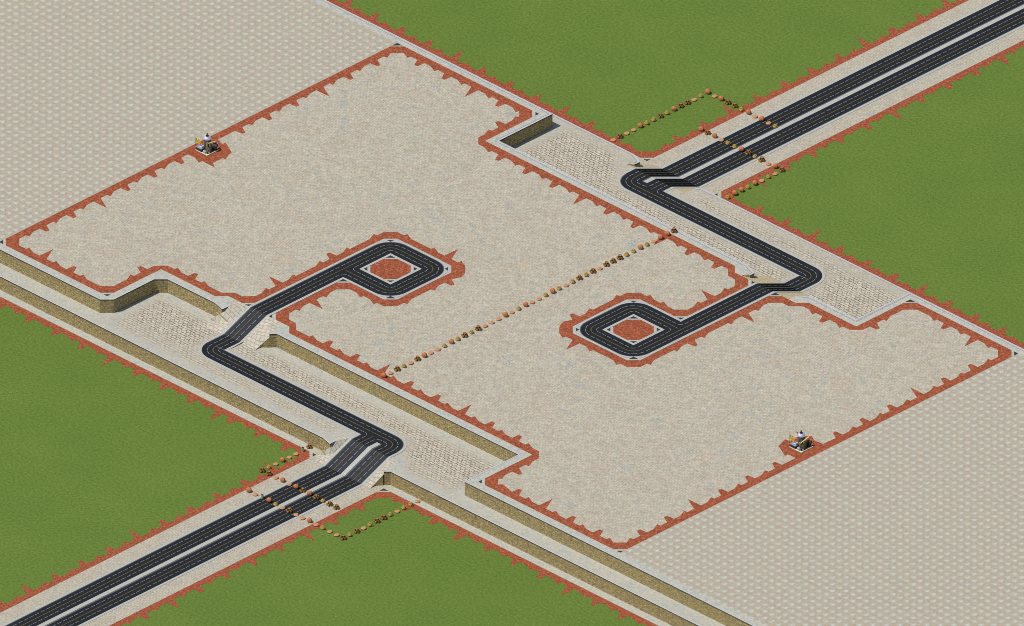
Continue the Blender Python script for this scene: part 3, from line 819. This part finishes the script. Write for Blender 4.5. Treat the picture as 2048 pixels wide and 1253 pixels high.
PM = dict(
    cream=plain('cream_concrete', srgb(216, 218, 184), .14, 1.2), deck=plain('oily_green_deck', srgb(74, 84, 66), .4, 1.1),
    silver=plain('lavender_silver_paint', srgb(212, 208, 234), .14, .9, .3, .5, .45), steel=plain('dark_tank_steel', srgb(98, 102, 110), .3, 1, .4, .5, .3),
    roof=plain('lavender_grey_roof', srgb(136, 134, 152), .1, 1), hut=plain('dark_hut_panel', srgb(52, 58, 54), .3, 1.6), black=plain('black_machine', srgb(34, 34, 40), .4, 1.5, .35, .5),
    white=plain('white_unit', srgb(250, 246, 252), .05, 1), olive=plain('olive_yellow_steel', srgb(166, 156, 88), .15, 1), yellow=plain('bright_yellow_steel', srgb(226, 214, 130), .08, 1),
    flag=plain('yellow_flag_cloth', (.98, .78, .10), .08, 1), rust=plain('rusty_red_machine', srgb(96, 46, 36), .35, 1.5), glint=plain('bright_metal', srgb(176, 182, 190), .05, 1, .3, .5, .4))
def oil_well(u, v, label, up):
    root = empty('oil_well', W(u, v, 8, .03), label, 'oil well', 'oil wells on the plaza')
    def part(name, fn, mat, parent=root, smooth=False):
        bm = bmesh.new(); fn(bm); return link(name, bm, PM[mat], parent, smooth)
    x0, x1, y0, y1 = -4.1, 3.0, -3.4, 3.6
    base = part('base_slab', lambda b: box(b, x0, x1, y0, y1, 0, .4, .05), 'cream')
    part('deck_plate', lambda b: (box(b, x0 + .5, x1 - .55, y0 + .9, y1 - .4, .38, .46), box(b, 1.4, x1 - .2, y0 + 1.6, y1 - .3, .4, .45)), 'deck', base)
    # flag
    pole = part('flag_pole', lambda b: rod(b, (x0 + .12, y0 + .12, .4), (x0 + .12, y0 + .12, 6.2), .11, 8), 'black')
    def flag(b):
        rnd = random.Random(4); nx, nz = 12, 8; top, bot = [], []
        gridv = {}
        for i in range(nx + 1):
            for j in range(nz + 1):
                x = x0 + .2 + 2.9 * i / nx; z = 3.6 + 2.6 * j / nz - .25 * i / nx
                if i == nx: x -= .5 * (j % 2)
                if j == 0: z += .35 * (i % 2)
                if j == nz: z -= .25 * (i % 2)
                gridv[i, j] = b.verts.new((x, y0 + .12 + .22 * math.sin(i * .9), z))
        for i in range(nx):
            for j in range(nz):
                if (i, j) in ((11, 7), (11, 0), (10, 7)): continue
                q = b.faces.new((gridv[i, j], gridv[i + 1, j], gridv[i + 1, j + 1], gridv[i, j + 1]))
                q.material_index = int((i, j) in ((0, 4), (1, 6), (2, 7), (3, 5), (4, 5), (5, 4), (2, 2), (6, 7), (7, 3), (8, 5), (9, 2), (10, 4), (5, 1), (9, 6), (11, 1), (1, 1)))
        bmesh.ops.solidify(b, geom=b.faces[:], thickness=.05)
    fl = part('flag', flag, 'flag'); fl.data.materials.append(PM['black'])
    # hut
    hut = part('hut_wall', lambda b: (box(b, x0 + .1, -.7, y0 + .05, -1.1, .4, 1.55), ), 'hut')
    part('roof', lambda b: box(b, x0 + .02, -.55, y0 - .02, -.95, 1.55, 1.95, .06), 'roof', hut)
    part('roof_unit', lambda b: box(b, x0 + 1.1, -1.2, y0 + .75, -1.35, 1.95, 2.55, .05), 'white', hut)
    # tank
    tx, ty = -1.9, 1.5
    tank = part('storage_tank', lambda b: lathe(b, [(.05, .4), (1.42, .4), (1.42, 2.6), (1.5, 2.7), (1.5, 4.3), (1.3, 4.35)], tx, ty, 32, .05), 'steel')
    part('tank_dome', lambda b: lathe(b, [(1.45, 4.3), (1.66, 4.4), (1.68, 4.7), (1.52, 5.15), (1.2, 5.5), (.75, 5.72), (.05, 5.8)], tx, ty, 32, .035), 'silver', tank)
    part('tank_cap', lambda b: (rod(b, (tx, ty, 5.5), (tx, ty, 6.0), .85, 16, .6), rod(b, (tx, ty, 6.0), (tx, ty, 6.55), .34, 12, .22), rod(b, (tx, ty, 6.5), (tx, ty, 7.2), .14, 8), rod(b, (tx - .3, ty - .3, 6.1), (tx - .3, ty - .3, 6.9), .07, 6)), 'black', tank)
    part('ladder', lambda b: [rod(b, (tx + .9 + s_ * .35, ty - 1.25 + s_ * .35, .4), (tx + .9 + s_ * .35, ty - 1.25 + s_ * .35, 4), .05, 6) for s_ in (0, 1)] + [rod(b, (tx + .9, ty - 1.25, .8 + .4 * i), (tx + 1.25, ty - .9, .8 + .4 * i), .04, 6) for i in range(8)], 'glint', tank)
    # pump jack
    pj = part('pump_frame', lambda b: [rod(b, (.9 + sx_ * .45, .5 + sy_ * .9, .4), (.9 + sx_ * .1, .5, 3.7), .12, 8) for sx_ in (-1, 1) for sy_ in (-1, 1)], 'olive')
    if up:
        a, b_ = (.9, -2.2, 3.3), (.9, 3.1, 4.4)
    else:
        a, b_ = (.9, -1.4, 4.3), (.9, 3.7, 3.5)
    def beam(b):
        n = 2
        rod(b, a, b_, .26, 4); rod(b, (a[0] + .28, a[1], a[2] + .12), (b_[0] + .28, b_[1], b_[2] + .12), .12, 4)
    bmn = part('walking_beam', beam, 'yellow')
    part('horse_head', lambda b: (box(b, a[0] - .22, a[0] + .22, a[1] - .45, a[1] + .3, a[2] - .9, a[2] + .55, .08),), 'olive', bmn)
    part('polished_rod', lambda b: (rod(b, (a[0], a[1] - .3, a[2] - .6), (a[0], a[1] - .3, .5), .1, 8), rod(b, (a[0] + .35, a[1] - .1, .5), (a[0] + .25, a[1] - .1, 4.9 if not up else 2.6), .09, 8)), 'olive')
    # flywheel, engine, counterweight
    def wheel(b):
        cx, cy, cz, r = 1.75, 2.35, 1.95, 1.5
        n = 28
        for i in range(n):
            t0, t1 = 2 * math.pi * i / n, 2 * math.pi * (i + 1) / n
            rod(b, (cx, cy + r * math.cos(t0), cz + r * math.sin(t0)), (cx, cy + r * math.cos(t1), cz + r * math.sin(t1)), .17, 6)
        for i in range(3):
            t0 = math.pi * i / 3 + .3
            rod(b, (cx, cy - r * math.cos(t0), cz - r * math.sin(t0)), (cx, cy + r * math.cos(t0), cz + r * math.sin(t0)), .1, 6)
        rod(b, (cx - .5, cy, cz), (cx + .2, cy, cz), .35, 12)
    fw = part('flywheel', wheel, 'black')
    part('engine_block', lambda b: (box(b, .3, 1.3, 1.4, 3.1, .4, 2.3, .1), rod(b, (.7, 1.2, 2.4), (.7, 3.2, 2.4), .6, 14)) if up else (rod(b, (.9, 1.5, 2.0), (2.6, 2.6, 2.0), 1.35, 18), box(b, .5, 2.4, 1.4, 3.1, .4, 1.6, .1)), 'black')
    if up:
        part('exhaust_cap', lambda b: rod(b, (1.0, 1.5, 2.3), (1.0, 1.5, 3.1), .3, 10), 'glint'); part('exhaust_pipe', lambda b: rod(b, (1.9, 3.2, 2.6), (1.9, 3.2, 3.4), .2, 8), 'glint')
    else:
        part('exhaust_cap', lambda b: rod(b, (.7, 1.2, 3.1), (1.5, 1.4, 3.2), .34, 10), 'glint'); part('exhaust_pipe', lambda b: rod(b, (2.3, 3.0, 3.0), (2.3, 3.3, 3.4), .25, 8), 'glint')
    part('small_tank', lambda b: (rod(b, (.2, -2.7, 1.0), (1.5, -2.7, 1.0), .62, 16), rod(b, (1.45, -2.7, 1.0), (1.75, -2.7, 1.0), .45, 16, .2)), 'glint', smooth=False)
    for p0, p1, r in (((-.4, -1.2, 1.1), (2.6, -1.2, .8), .16), ((2.2, -2.8, .6), (2.2, 2.8, .6), .14), ((-.5, -.4, .7), (.6, -2.4, .7), .22), ((-.2, .2, .4), (-.2, .2, 2.4), .18), ((1.9, -.2, .4), (1.9, -.2, 1.8), .22)):
        part('pipe', lambda b: rod(b, p0, p1, r, 8), 'black')
    for q, mt_ in (((1.5, 2.3, -.5, .3, .4, 1.3), 'rust'), ((-.4, .3, -1.9, -1.2, .4, 1.2), 'rust'), ((1.9, 2.5, -1.9, -1.4, .4, 1.0), 'glint'), ((1.0, 1.4, .7, 1.1, .4, 1.5), 'glint')):
        part('valve_box', lambda b: box(b, *q, .08), mt_)
    return root
oil_well(-44.05, .02, 'oil well with lowered pump beam and yellow flag, upper left brick border', False)
oil_well(43.95, .02, 'oil well with raised yellow pump beam and flag, lower right brick border', True)
